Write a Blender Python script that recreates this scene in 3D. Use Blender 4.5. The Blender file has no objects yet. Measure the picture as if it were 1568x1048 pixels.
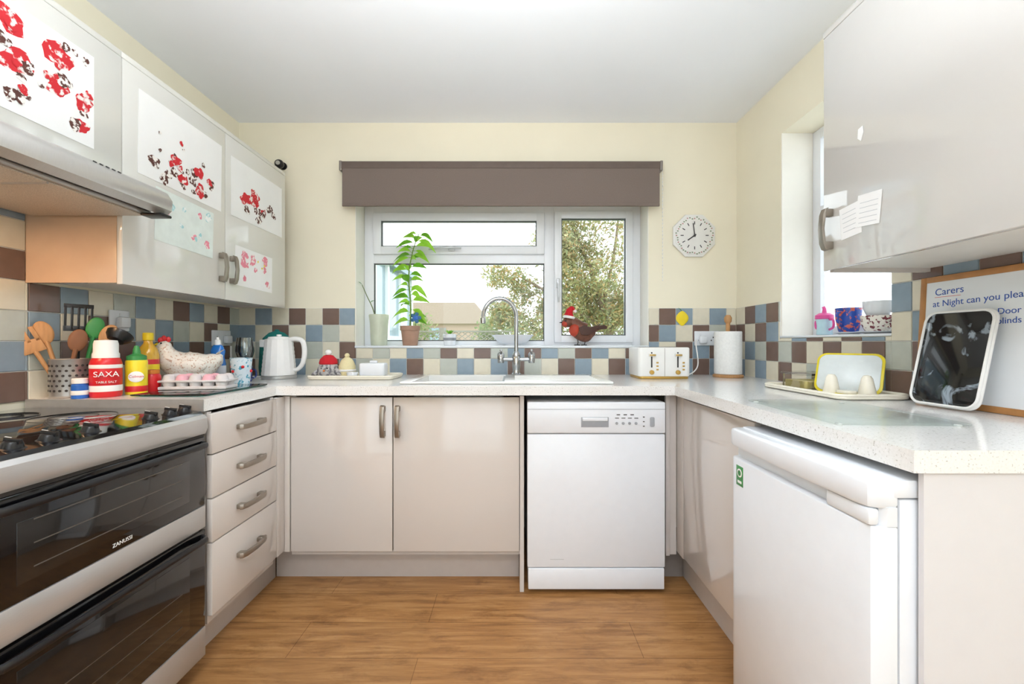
import bpy, bmesh, math, random
from mathutils import Vector, Matrix
R=random.Random(7)
D=bpy.data; S=bpy.context.scene
def lin(h):
    h=h.lstrip('#'); o=[]
    for i in (0,2,4):
        v=int(h[i:i+2],16)/255; o.append(v/12.92 if v<=.04045 else ((v+.055)/1.055)**2.4)
    return (o[0],o[1],o[2],1)
MC={}
def mat(name,hexc,rough=.5,metal=0,var=.05,scale=25,coat=0,trans=0,emit=0,bump=0,sss=0,stretch=None,h2=None,thr=None,ior=1.45,transl=0,dist=0):
    if name in MC: return MC[name]
    m=D.materials.new(name); m.use_nodes=True; nt=m.node_tree; p=nt.nodes['Principled BSDF']
    c=lin(hexc)
    geo=nt.nodes.new('ShaderNodeNewGeometry'); src=geo.outputs['Position']
    if stretch:
        mp=nt.nodes.new('ShaderNodeMapping'); mp.inputs['Scale'].default_value=stretch
        nt.links.new(src,mp.inputs['Vector']); src=mp.outputs['Vector']
    n=nt.nodes.new('ShaderNodeTexNoise'); n.inputs['Scale'].default_value=scale; n.inputs['Detail'].default_value=4; n.inputs['Distortion'].default_value=dist
    nt.links.new(src,n.inputs['Vector'])
    r=nt.nodes.new('ShaderNodeValToRGB')
    if h2:
        a,b=(thr or (.45,.55)); r.color_ramp.elements[0].position=a; r.color_ramp.elements[1].position=b
        r.color_ramp.elements[0].color=c; r.color_ramp.elements[1].color=lin(h2)
    else:
        r.color_ramp.elements[0].position=.3; r.color_ramp.elements[1].position=.7
        r.color_ramp.elements[0].color=tuple([x*(1-var) for x in c[:3]]+[1]); r.color_ramp.elements[1].color=tuple([min(1,x*(1+var)) for x in c[:3]]+[1])
    nt.links.new(n.outputs['Fac'],r.inputs['Fac']); nt.links.new(r.outputs['Color'],p.inputs['Base Color'])
    p.inputs['Roughness'].default_value=rough; p.inputs['Metallic'].default_value=metal
    p.inputs['Coat Weight'].default_value=coat; p.inputs['Coat Roughness'].default_value=.05
    p.inputs['Transmission Weight'].default_value=trans; p.inputs['IOR'].default_value=ior
    if emit: p.inputs['Emission Strength'].default_value=emit; p.inputs['Emission Color'].default_value=c
    if bump:
        b=nt.nodes.new('ShaderNodeBump'); b.inputs['Strength'].default_value=bump; b.inputs['Distance'].default_value=.002
        nt.links.new(n.outputs['Fac'],b.inputs['Height']); nt.links.new(b.outputs['Normal'],p.inputs['Normal'])
    if transl: addtransl(nt,p,r.outputs['Color'],transl)
    MC[name]=m; return m
def addtransl(nt,p,col,f):
    t=nt.nodes.new('ShaderNodeBsdfTranslucent'); nt.links.new(col,t.inputs[0]); mx=nt.nodes.new('ShaderNodeMixShader'); mx.inputs[0].default_value=f
    nt.links.new(p.outputs[0],mx.inputs[1]); nt.links.new(t.outputs[0],mx.inputs[2]); nt.links.new(mx.outputs[0],nt.nodes['Material Output'].inputs[0])
def glassmat(name,tint='#ffffff',gl=.08,rough=.02,frost=0):
    m=D.materials.new(name); m.use_nodes=True; nt=m.node_tree; nt.nodes.remove(nt.nodes['Principled BSDF'])
    out=nt.nodes['Material Output']
    t=nt.nodes.new('ShaderNodeBsdfTransparent'); t.inputs[0].default_value=lin(tint)
    g=nt.nodes.new('ShaderNodeBsdfGlossy'); g.inputs['Roughness'].default_value=rough
    lw=nt.nodes.new('ShaderNodeFresnel'); lw.inputs['IOR'].default_value=1.45
    mx=nt.nodes.new('ShaderNodeMixShader')
    if frost:
        tr=nt.nodes.new('ShaderNodeBsdfTranslucent'); tr.inputs[0].default_value=(.95,.97,.98,1)
        v=nt.nodes.new('ShaderNodeTexNoise'); v.inputs['Scale'].default_value=90
        geo=nt.nodes.new('ShaderNodeNewGeometry'); nt.links.new(geo.outputs['Position'],v.inputs['Vector'])
        rr=nt.nodes.new('ShaderNodeMapRange'); rr.inputs[1].default_value=.4; rr.inputs[2].default_value=.6; rr.inputs[3].default_value=frost; rr.inputs[4].default_value=.95
        nt.links.new(v.outputs['Fac'],rr.inputs[0])
        m2=nt.nodes.new('ShaderNodeMixShader'); nt.links.new(rr.outputs[0],m2.inputs[0]); nt.links.new(t.outputs[0],m2.inputs[1]); nt.links.new(tr.outputs[0],m2.inputs[2]); tt=m2.outputs[0]
    else: tt=t.outputs[0]
    mul=nt.nodes.new('ShaderNodeMath'); mul.operation='MULTIPLY'; mul.inputs[1].default_value=gl/.04*0.5
    nt.links.new(lw.outputs[0],mul.inputs[0]); nt.links.new(mul.outputs[0],mx.inputs[0])
    nt.links.new(tt,mx.inputs[1]); nt.links.new(g.outputs[0],mx.inputs[2]); nt.links.new(mx.outputs[0],out.inputs[0])
    MC[name]=m; return m
def frame(o,x,y,z):
    m=Matrix.Identity(4)
    for i,v in enumerate((x,y,z,o)):
        for j in range(3): m[j][i]=v[j]
    return m
def FX(o): return frame(o,(0,1,0),(0,0,1),(1,0,0))     # faces +X
def FNX(o): return frame(o,(0,-1,0),(0,0,1),(-1,0,0))  # faces -X
def FNY(o): return frame(o,(1,0,0),(0,0,1),(0,-1,0))   # faces -Y (camera)
def T(x,y,z): return Matrix.Translation((x,y,z))
def Rt(a,ax): return Matrix.Rotation(math.radians(a),4,ax)
def Sc(x,y,z): return Matrix.Diagonal((x,y,z,1))
def cr(pts,n=6):
    P=[Vector(p) for p in pts]; out=[]
    for i in range(len(P)-1):
        a=P[max(i-1,0)];b=P[i];c=P[i+1];d=P[min(i+2,len(P)-1)]
        for k in range(n):
            t=k/n; out.append(.5*((2*b)+(c-a)*t+(2*a-5*b+4*c-d)*t*t+(3*b-a-3*c+d)*t**3))
    out.append(P[-1]); return out
class B:
    def __init__(s,name): s.name=name; s.bm=bmesh.new(); s.mats=[]; s.M=Matrix.Identity(4)
    def add(s,tb,m,M=None):
        if m not in s.mats: s.mats.append(m)
        k=s.mats.index(m)
        for f in tb.faces: f.material_index=k; f.smooth=True
        if M is not None: tb.transform(M)
        tb.transform(s.M)
        me=D.meshes.new('t'); tb.to_mesh(me); s.bm.from_mesh(me); D.meshes.remove(me); tb.free()
    def box(s,x0,x1,y0,y1,z0,z1,m,bv=0,M=None,seg=2):
        tb=bmesh.new(); bmesh.ops.create_cube(tb,size=1)
        tb.transform(T((x0+x1)/2,(y0+y1)/2,(z0+z1)/2)@Sc(abs(x1-x0),abs(y1-y0),abs(z1-z0)))
        if bv: bmesh.ops.bevel(tb,geom=tb.edges[:],offset=min(bv,.49*min(abs(x1-x0),abs(y1-y0),abs(z1-z0))),segments=seg,affect='EDGES',profile=.5)
        s.add(tb,m,M)
    def rbox(s,x0,x1,y0,y1,z0,z1,m,r,M=None,seg=5,bv=.002):
        pts=[]
        for cx,cy,a0 in ((x1-r,y1-r,0),(x0+r,y1-r,90),(x0+r,y0+r,180),(x1-r,y0+r,270)):
            for k in range(seg+1):
                a=math.radians(a0+90*k/seg); pts.append((cx+r*math.cos(a),cy+r*math.sin(a)))
        s.prism(pts,z0,z1,m,M,bv)
    def prism(s,pts,z0,z1,m,M=None,bv=0):
        tb=bmesh.new(); lo=[tb.verts.new((p[0],p[1],z0)) for p in pts]; hi=[tb.verts.new((p[0],p[1],z1)) for p in pts]
        n=len(pts); tb.faces.new(lo[::-1]); tb.faces.new(hi)
        for i in range(n): tb.faces.new((lo[i],lo[(i+1)%n],hi[(i+1)%n],hi[i]))
        bmesh.ops.recalc_face_normals(tb,faces=tb.faces[:])
        if bv:
            ed=[e for e in tb.edges if abs(e.verts[0].co.z-e.verts[1].co.z)<1e-7]
            bmesh.ops.bevel(tb,geom=ed,offset=bv,segments=2,affect='EDGES',profile=.5)
        s.add(tb,m,M)
    def lathe(s,prof,m,M=None,seg=32):
        tb=bmesh.new(); rings=[]
        for r,z in prof:
            rings.append([tb.verts.new((max(r,1e-7)*math.cos(2*math.pi*k/seg),max(r,1e-7)*math.sin(2*math.pi*k/seg),z)) for k in range(seg)])
        for a,b in zip(rings,rings[1:]):
            for k in range(seg): tb.faces.new((a[k],a[(k+1)%seg],b[(k+1)%seg],b[k]))
        bmesh.ops.remove_doubles(tb,verts=tb.verts[:],dist=1e-6)
        s.add(tb,m,M)
    def tube(s,path,r,m,M=None,seg=12,smooth=0,flat=1):
        P=cr(path,smooth) if smooth else [Vector(p) for p in path]
        n=len(P)
        if isinstance(r,(int,float)): rr=[r]*n
        else:
            rr=[]
            for i in range(n):
                t=i/(n-1)*(len(r)-1); k=min(int(t),len(r)-2); f=t-k; f=f*f*(3-2*f); rr.append(r[k]*(1-f)+r[k+1]*f)
        tb=bmesh.new(); rings=[]; t0=(P[1]-P[0]).normalized()
        up=Vector((0,0,1)) if abs(t0.z)<.9 else Vector((0,1,0))
        nrm=(up-t0*up.dot(t0)).normalized()
        for i in range(n):
            t=(P[min(i+1,n-1)]-P[max(i-1,0)]).normalized()
            nrm=(nrm-t*nrm.dot(t)).normalized(); bi=t.cross(nrm)
            rings.append([tb.verts.new(P[i]+(nrm*math.cos(2*math.pi*k/seg)+bi*math.sin(2*math.pi*k/seg)*flat)*rr[i]) for k in range(seg)])
        for a,b in zip(rings,rings[1:]):
            for k in range(seg): tb.faces.new((a[k],a[(k+1)%seg],b[(k+1)%seg],b[k]))
        tb.faces.new(rings[0][::-1]); tb.faces.new(rings[-1])
        bmesh.ops.recalc_face_normals(tb,faces=tb.faces[:])
        s.add(tb,m,M)
    def ball(s,c,r,m,M=None,seg=20):
        tb=bmesh.new(); bmesh.ops.create_uvsphere(tb,u_segments=seg,v_segments=max(8,seg//2),radius=1)
        if isinstance(r,(int,float)): r=(r,r,r)
        tb.transform(T(*c)@Sc(*r)); s.add(tb,m,M)
    def poly(s,pts,m,M=None):
        tb=bmesh.new(); tb.faces.new([tb.verts.new(p) for p in pts]); s.add(tb,m,M)
    def blob(s,cx,cy,r,m,M,z=.001,n=18,ir=.3,sx=1):
        ph=[R.uniform(0,6.28) for _ in range(3)]
        pts=[]
        for k in range(n):
            a=2*math.pi*k/n; q=r*(1+ir*(.5*math.sin(2*a+ph[0])+.4*math.sin(3*a+ph[1])+.3*math.sin(5*a+ph[2]))+R.uniform(-.08,.08))
            pts.append((cx+q*math.cos(a)*sx,cy+q*math.sin(a),z))
        s.poly(pts,m,M)
    def leaf(s,base,d,L,W,m,droop=.3,nrm=(0,0,1)):
        d=Vector(d).normalized(); up=Vector(nrm); sd=d.cross(up)
        if sd.length<.05: sd=Vector((1,0,0))
        sd.normalize(); up=sd.cross(d).normalized(); b=Vector(base)
        tb=bmesh.new(); rows=[]
        for t,w in ((0,.05),(.15,.55),(.35,.95),(.55,1),(.78,.6),(1,.03)):
            c=b+d*L*t-Vector((0,0,1))*droop*L*t*t
            rows.append([tb.verts.new(c-sd*W*w/2+up*W*.15*w),tb.verts.new(c),tb.verts.new(c+sd*W*w/2+up*W*.15*w)])
        for a,c in zip(rows,rows[1:]):
            tb.faces.new((a[0],a[1],c[1],c[0])); tb.faces.new((a[1],a[2],c[2],c[1]))
        s.add(tb,m)
    def text(s,t,size,m,M,ext=.0004,al='LEFT'):
        cu=D.curves.new('tx','FONT'); cu.body=t; cu.size=size; cu.extrude=ext; cu.align_x=al
        o=D.objects.new('tx',cu); S.collection.objects.link(o); bpy.context.view_layer.update()
        me=D.meshes.new_from_object(o.evaluated_get(bpy.context.evaluated_depsgraph_get()))
        tb=bmesh.new(); tb.from_mesh(me); D.objects.remove(o); D.curves.remove(cu); D.meshes.remove(me); s.add(tb,m,M)
    def bar(s,L,m,M,vert=True,st=.028):
        q=M@(Rt(90,'Z') if vert else Matrix.Identity(4))
        for e in (-1,1): s.box(e*(L/2-.014)-.012,e*(L/2-.014)+.012,-.009,.009,0,st,m,.003,q)
        tb=[(-L/2-.002,st-.012),(-L/2+.02,st-.004),(0,st+.001),(L/2-.02,st-.004),(L/2+.002,st-.012),(L/2-.002,st-.002),(L/2-.02,st+.005),(0,st+.009),(-L/2+.02,st+.005),(-L/2+.002,st-.002)]
        s.prism(tb,-.0095,.0095,m,q@Rt(90,'X'),.001)
    def done(s,angle=35):
        me=D.meshes.new(s.name)
        if s.bm.verts:
            xs=[v.co for v in s.bm.verts]
            c=Vector(((min(v.x for v in xs)+max(v.x for v in xs))/2,(min(v.y for v in xs)+max(v.y for v in xs))/2,min(v.z for v in xs)))
        else: c=Vector((0,0,0))
        s.bm.transform(Matrix.Translation(-c)); s.bm.to_mesh(me); s.bm.free()
        for m in s.mats: me.materials.append(m)
        me.set_sharp_from_angle(angle=math.radians(angle))
        o=D.objects.new(s.name,me); o.location=c; S.collection.objects.link(o); return o
# ------------------------------------------------------------------ dimensions
XL,XR,YB,YF,ZC=-1.63,1.335,2.49,-1.7,2.41
WT=.91
# ------------------------------------------------------------------ materials
wallm=mat('wall_paint','#f1ead4',.85,var=.02,scale=3,bump=.15)
ceilm=mat('ceiling_paint','#f2f5fa',.9,var=.01,scale=3)
upvc=mat('upvc_white','#eceff3',.25,var=.01)
revm=mat('reveal_paint','#f3f0e7',.7,var=.01)
gloss=mat('cashmere_gloss','#d3ccc6',.09,var=.012,scale=2,coat=.6)
glossU=mat('cashmere_gloss_upper','#d9d8d2',.08,var=.012,scale=2,coat=.6)
carc=mat('carcass_beige','#c9c2bd',.45,var=.02)
kick=mat('plinth_beige','#c6beb9',.4,var=.02)
white=mat('white_gloss','#e8ecf2',.22,var=.01,coat=.2)
whitem=mat('white_matt','#ecebe9',.6,var=.02)
steel=mat('brushed_steel','#b9b8b6',.35,.6,.05,40,stretch=(1,30,1))
nickel=mat('handle_nickel','#9d958b',.35,.85,.05)
chrome=mat('chrome','#b4b6b9',.08,1,.01)
blackg=mat('black_glass','#0b0b0d',.06,var=.05,coat=.5)
blackp=mat('black_plastic','#17171a',.3,var=.05)
dark=mat('dark_gap','#3a3634',.8)
red=mat('red_plastic','#cf2229',.3); yellow=mat('yellow_plastic','#edd22b',.35); blue=mat('blue_plastic','#2a63b8',.3)
green=mat('green_plastic','#3b8a48',.4); cream=mat('cream_ceramic','#ece6d6',.25,var=.04); brown=mat('brown_wood','#80563a',.6)
woodl=mat('light_wood','#b8895a',.55,var=.15,scale=15,stretch=(8,8,1)); teal=mat('teal_knit','#15706a',.9,bump=.6,scale=120)
paper=mat('paper_white','#f0f0ef',.85,var=.02,scale=8)
glass=glassmat('clear_glass'); wglass=glassmat('window_glass','#fbfdfc',.04); stem_g=glassmat('stemware','#eef3f4',gl=.3)
frost=glassmat('frosted_glass',frost=.45,gl=.04); boardg=glassmat('board_glass','#fafdfc',.022,.15)
def floor_mat():
    m=D.materials.new('oak_laminate'); m.use_nodes=True; nt=m.node_tree; p=nt.nodes['Principled BSDF']; L=nt.links.new
    g=nt.nodes.new('ShaderNodeNewGeometry')
    br=nt.nodes.new('ShaderNodeTexBrick'); br.offset=.37; br.inputs['Scale'].default_value=1; br.inputs['Brick Width'].default_value=1.25; br.inputs['Row Height'].default_value=.187
    br.inputs['Mortar Size'].default_value=.0014; br.inputs['Mortar Smooth'].default_value=.3
    br.inputs['Color1'].default_value=(.86,.86,.86,1); br.inputs['Color2'].default_value=(1.04,1.04,1.04,1); br.inputs['Mortar'].default_value=(.5,.45,.4,1)
    mp0=nt.nodes.new('ShaderNodeMapping'); mp0.inputs['Location'].default_value=(.33,.04,0); L(g.outputs['Position'],mp0.inputs['Vector']); L(mp0.outputs[0],br.inputs['Vector'])
    def nz(sc,det,rough,dist):
        mp=nt.nodes.new('ShaderNodeMapping'); mp.inputs['Scale'].default_value=sc; L(g.outputs['Position'],mp.inputs['Vector'])
        n=nt.nodes.new('ShaderNodeTexNoise'); n.inputs['Scale'].default_value=1; n.inputs['Detail'].default_value=det; n.inputs['Roughness'].default_value=rough; n.inputs['Distortion'].default_value=dist; L(mp.outputs[0],n.inputs['Vector']); return n
    n=nz((3,42,1),8,.72,.4)
    r=nt.nodes.new('ShaderNodeValToRGB'); e=r.color_ramp.elements; e[0].position=.3; e[0].color=lin('#8b6039'); e[1].position=.68; e[1].color=lin('#c1925f')
    k=e.new(.48); k.color=lin('#ab7a48'); L(n.outputs['Fac'],r.inputs['Fac'])
    n2=nz((5,14,1),7,.7,.5)
    r2=nt.nodes.new('ShaderNodeValToRGB'); r2.color_ramp.elements[0].position=.33; r2.color_ramp.elements[0].color=(.62,.56,.50,1); r2.color_ramp.elements[1].position=.50; r2.color_ramp.elements[1].color=(1,1,1,1); L(n2.outputs['Fac'],r2.inputs['Fac'])
    m1=nt.nodes.new('ShaderNodeMix'); m1.data_type='RGBA'; m1.blend_type='MULTIPLY'; m1.inputs[0].default_value=1; L(r.outputs[0],m1.inputs[6]); L(br.outputs['Color'],m1.inputs[7])
    m2=nt.nodes.new('ShaderNodeMix'); m2.data_type='RGBA'; m2.blend_type='MULTIPLY'; m2.inputs[0].default_value=.85; L(m1.outputs[2],m2.inputs[6]); L(r2.outputs[0],m2.inputs[7])
    L(m2.outputs[2],p.inputs['Base Color']); p.inputs['Roughness'].default_value=.42
    return m
def work_mat():
    m=D.materials.new('worktop_quartz'); m.use_nodes=True; nt=m.node_tree; p=nt.nodes['Principled BSDF']; L=nt.links.new
    g=nt.nodes.new('ShaderNodeNewGeometry'); v=nt.nodes.new('ShaderNodeTexNoise'); v.inputs['Scale'].default_value=260; v.inputs['Detail'].default_value=2; L(g.outputs['Position'],v.inputs['Vector'])
    r=nt.nodes.new('ShaderNodeValToRGB'); e=r.color_ramp.elements; e[0].position=.28; e[0].color=lin('#aaa69e'); e[1].position=.36; e[1].color=lin('#e7e7e5'); k=e.new(.7); k.color=lin('#eeeeed')
    L(v.outputs['Fac'],r.inputs['Fac']); L(r.outputs[0],p.inputs['Base Color']); p.inputs['Roughness'].default_value=.12
    return m
floorm=floor_mat(); workm=work_mat()
# ------------------------------------------------------------------ room shell
b=B('floor'); b.box(XL-.2,XR+.2,YF-.2,YB+.2,-.1,0,floorm); b.done()
b=B('ceiling'); b.box(XL-.2,XR+.2,YF-.2,YB+.2,ZC,ZC+.1,ceilm); b.done()
wx0,wx1,wz0,wz1=-.938,.81,1.07,1.96
b=B('wall_back')
b.box(XL-.2,wx0,YB,YB+.22,0,ZC,wallm); b.box(wx1,XR+.2,YB,YB+.22,0,ZC,wallm)
b.box(wx0,wx1,YB,YB+.22,0,wz0-.002,wallm); b.box(wx0,wx1,YB,YB+.22,wz1,ZC,wallm)
b.box(wx0,wx0+.004,YB+.002,YB+.2,wz0,wz1,revm); b.box(wx1-.004,wx1,YB+.002,YB+.2,wz0,wz1,revm); b.done()
b=B('wall_left'); b.box(XL-.2,XL,YF,YB,0,ZC,wallm); b.done()
ry0,ry1,rz0,rz1=1.465,2.079,1.125,2.14
b=B('wall_right')
b.box(XR,XR+.24,YF,ry0,0,ZC,wallm); b.box(XR,XR+.24,ry1,YB,0,ZC,wallm); b.box(XR,XR+.24,ry0,ry1,0,rz0-.002,wallm); b.box(XR,XR+.24,ry0,ry1,rz1,ZC,wallm)
b.done()
b=B('wall_front')
b.box(XL-.2,-1.25,YF-.2,YF,0,ZC,wallm); b.box(.95,XR+.2,YF-.2,YF,0,ZC,wallm); b.box(-1.25,.95,YF-.2,YF,2.1,ZC,wallm); b.done()
b=B('sky_fill_door')  # unseen glazed opening, added behind camera to let sky light in
for x in (-1.248,-.18,.888): b.box(x,x+.06,YF-.14,YF-.06,0.001,2.098,upvc,.004)
b.box(-1.247,.947,YF-.138,YF-.062,2.04,2.098,upvc,.004); b.box(-1.19,.89,YF-.138,YF-.062,0.001,.08,upvc,.004)
b.box(-1.19,.89,YF-.105,YF-.1,.08,2.04,wglass); b.done()
# back window
b=B('window_1'); y0,y1=2.635,2.7
b.box(wx0+.004,wx0+.062,y0,y1,wz0,wz1,upvc,.004); b.box(wx1-.062,wx1-.004,y0,y1,wz0,wz1,upvc,.004)
b.box(wx0+.058,wx1-.058,y0+.001,y1,wz1-.05,wz1,upvc,.0); b.box(wx0+.058,wx1-.058,y0+.001,y1,wz0,wz0+.04,upvc,.0)
b.box(.20,.262,y0-.001,y1-.001,wz0+.002,wz1-.002,upvc,.003)
b.box(wx0+.058,.202,y0+.002,y1-.002,1.60,1.66,upvc,.0)
gk=mat('window_gasket','#55585a',.6)
def sash(x0,x1,z0,z1,w,yy=y0-.018):
    b.box(x0,x0+w,yy,y1-.02,z0,z1,upvc,.005); b.box(x1-w,x1,yy,y1-.02,z0,z1,upvc,.005)
    b.box(x0+w*.9,x1-w*.9,yy+.001,y1-.02,z0,z0+w,upvc,.005); b.box(x0+w*.9,x1-w*.9,yy+.001,y1-.02,z1-w,z1,upvc,.005)
    for a in ((x0+w-.001,x0+w+.005,z0+w,z1-w),(x1-w-.005,x1-w+.001,z0+w,z1-w),(x0+w,x1-w,z0+w-.001,z0+w+.005),(x0+w,x1-w,z1-w-.005,z1-w+.001)):
        b.box(a[0],a[1],yy+.012,yy+.03,a[2],a[3],gk)
sash(wx0+.062,.2,1.655,1.915,.05); sash(.262,wx1-.055,wz0+.03,1.925,.045)
for a in ((wx0+.062,wx0+.068,1.11,1.6),(.194,.2,1.11,1.6),(wx0+.062,.2,1.11,1.116),(wx0+.062,.2,1.594,1.6)): b.box(a[0],a[1],y0+.01,y0+.02,a[2],a[3],gk)
b.box(wx0+.06,.2,y0+.03,y0+.036,1.11,1.6,wglass); b.box(wx0+.11,.15,y0+.03,y0+.036,1.7,1.87,wglass); b.box(.3,wx1-.1,y0+.03,y0+.036,1.14,1.88,wglass)
hg=mat('window_handle','#c5c8cb',.3,.3)
b.box(-.40,-.36,y0-.035,y0-.018,1.672,1.70,hg,.006); b.tube([(-.38,y0-.045,1.69),(-.44,y0-.05,1.686),(-.52,y0-.045,1.678)],[.009,.008,.006],hg,smooth=4); b.tube([(-.38,y0-.045,1.69),(-.32,y0-.05,1.684)],[.009,.006],hg)
b.box(.272,.298,y0-.035,y0-.018,1.44,1.50,hg,.006); b.tube([(.285,y0-.045,1.47),(.285,y0-.052,1.40),(.285,y0-.045,1.35)],[.009,.008,.006],hg,smooth=4)
b.done()
b=B('trim_1'); b.box(wx0,wx1,YB-.012,y0+.01,wz0-.002,wz0+.012,white,.004); b.done()
SILL=wz0+.012
b=B('window_2'); x0,x1=1.49,1.55
b.box(x0,x1,ry0+.002,ry0+.055,rz0,rz1,upvc,.004); b.box(x0,x1,ry1-.055,ry1-.002,rz0,rz1,upvc,.004); b.box(x0+.001,x1,ry0+.05,ry1-.05,rz0,rz0+.05,upvc,.0); b.box(x0+.001,x1,ry0+.05,ry1-.05,rz1-.05,rz1,upvc,.0)
b.box(x0+.001,x1,ry0+.05,ry1-.05,1.70,1.76,upvc,.0)
b.box(x0+.02,x0+.026,ry0+.05,ry1-.05,rz0+.05,1.70,frost); b.box(x0+.02,x0+.026,ry0+.05,ry1-.05,1.76,rz1-.05,frost); b.done()
b=B('trim_2'); b.box(XR-.008,x0+.005,ry0,ry1,rz0-.002,rz0+.008,white,.003)
b.box(XR+.002,x0,ry1-.004,ry1,rz0+.008,rz1,revm); b.box(XR+.002,x0,ry0,ry0+.004,rz0+.008,rz1,revm); b.done()
# ------------------------------------------------------------------ tiles
tc=[mat('tile_cream','#dfd8c4',.18,var=.03),mat('tile_brown','#776157',.18,var=.05),mat('tile_blue','#8b9ca9',.18,var=.05),mat('tile_pale','#bcc0b6',.15,var=.04)]
grout=mat('grout_white','#e2e1dc',.8)
def tiles(name,fr,cols,zrows,wt=(4,4,4,1),clip=None):
    b=B(name); prev={}
    for (u0,u1,z0,z1) in clip: b.box(u0,u1,z0,z1,0,.004,grout,M=fr)
    p=.1
    for i in range(cols[0],cols[1]):
        for j in range(zrows[0],zrows[1]):
            opts=[0]*wt[0]+[1]*wt[1]+[2]*wt[2]+[3]*wt[3]
            opts=[o for o in opts if o!=prev.get((i-1,j)) and o!=prev.get((i,j-1))]
            c=R.choice(opts); prev[(i,j)]=c
            U0=i*p+.0015;U1=(i+1)*p-.0015;V0=j*p+.0015;V1=(j+1)*p-.0015
            for (u0,u1,z0,z1) in clip:
                a0=max(U0,u0);a1=min(U1,u1);c0=max(V0,z0);c1=min(V1,z1)
                if a1-a0>.006 and c1-c0>.006: b.box(a0,a1,c0,c1,.003,.008,tc[c],.0015,M=fr,seg=1)
    return b.done()
tiles('wall_tiles_back',FNY((XL,YB,.905)),(0,30),(0,4),clip=[(0.0,wx0-XL,0,.40),(wx0-XL,wx1-XL,0,wz0-.905-.004),(wx1-XL,XR-XL-.009,0,.40)])
tiles('wall_tiles_left',FX((XL,0,.905)),(2,25),(0,7),clip=[(.3,1.392,0,.64),(1.392,YB-.009,0,.395)],wt=(4,4,4,2))
tiles('wall_tiles_right',FNX((XR,YB,.905)),(0,20),(0,7),clip=[(.009,YB-ry1,0,.40),(YB-ry1,YB-ry0,0,rz0-.905-.004),(YB-ry0,1.74,0,.50)],wt=(4,4,4,1))
# ------------------------------------------------------------------ worktops
sx0,sx1,sy0,sy1=-.515,.46,1.90,2.36
b=B('kitchen_worktop'); t=.04; z0,z1=WT-t,WT; yb=YB-.009; FY=1.82
b.box(XL+.009,sx0+.02,FY,yb,z0,z1,workm); b.box(sx1-.02,XR-.009,FY,yb,z0,z1,workm); b.box(sx0+.02,sx1-.02,FY,sy0+.02,z0,z1,workm); b.box(sx0+.02,sx1-.02,sy1-.02,yb,z0,z1,workm)
b.box(XL+.009,-1.03,1.395,FY,z0,z1,workm); b.box(.706,XR-.009,.735,FY,z0,z1,workm)
b.box(XL+.009,-1.03,1.390,1.3945,z0,z1+.001,steel)
b.done()
b=B('kitchen_sink'); sw=mat('sink_white','#efefec',.15,var=.01,coat=.4); h=.012
X0,X1,Y0,Y1=sx0,sx1,sy0,sy1
bx0,bx1,by0,by1=-.46,-.04,Y0+.045,Y1-.1
b.box(X0,bx0,Y0,Y1,WT+.0005,WT+h,sw,.005); b.box(bx1,X1,Y0,Y1,WT+.0005,WT+h,sw,.005); b.box(bx0-.006,bx1+.006,Y0,by0,WT+.0005,WT+h,sw,.005); b.box(bx0-.006,bx1+.006,by1,Y1,WT+.0005,WT+h,sw,.005)
for q in range(6): b.box(bx1+.05,X1-.05,Y0+.07+q*.05,Y0+.085+q*.05,WT+h-.002,WT+h+.003,sw,.003)
for a in ((bx0,bx0+.008,by0,by1),(bx1-.008,bx1,by0,by1),(bx0,bx1,by0,by0+.008),(bx0,bx1,by1-.008,by1)): b.box(a[0],a[1],a[2],a[3],WT-.16,WT+h-.002,sw)
b.box(bx0,bx1,by0,by1,WT-.168,WT-.16,sw); b.lathe([(0,0),(.04,0),(.045,.004),(0,.004)],chrome,T(-.25,2.08,WT-.16)); b.done()
b=B('kitchen_tap'); tx,ty=.02,2.31; z=WT+.0125
b.lathe([(0,0),(.028,0),(.028,.006),(.022,.012),(.02,.03),(.023,.05),(.023,.11),(.018,.12),(.0125,.13),(0,.13)],chrome,T(tx,ty,z))
pts=[(tx,ty,z+.12),(tx,ty,z+.22),(tx,ty,z+.32)]
for k in range(1,10):
    a=math.radians(k*20); pts.append((tx-.09+.09*math.cos(a),ty-.03*k/9,z+.32+.10*math.sin(a)))
pts+= [(tx-.181,ty-.032,z+.295)]
b.tube(pts,.0115,chrome,smooth=3,seg=16); b.lathe([(.012,0),(.0145,.002),(.0145,.03),(.012,.032)],chrome,T(tx-.181,ty-.032,z+.282))
b.tube([(tx-.085,ty,z+.085),(tx+.085,ty,z+.085)],.011,chrome)
for e in (-1,1):
    b.lathe([(0,-.02),(.017,-.02),(.019,0),(.019,.03),(.012,.04),(0,.04)],chrome,T(tx+e*.085,ty,z+.085))
    b.tube([(tx+e*.085,ty,z+.11),(tx+e*.082,ty-.055,z+.135)],[.006,.005],chrome); b.ball((tx+e*.082,ty-.055,z+.135),.008,chrome)
b.done()
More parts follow.
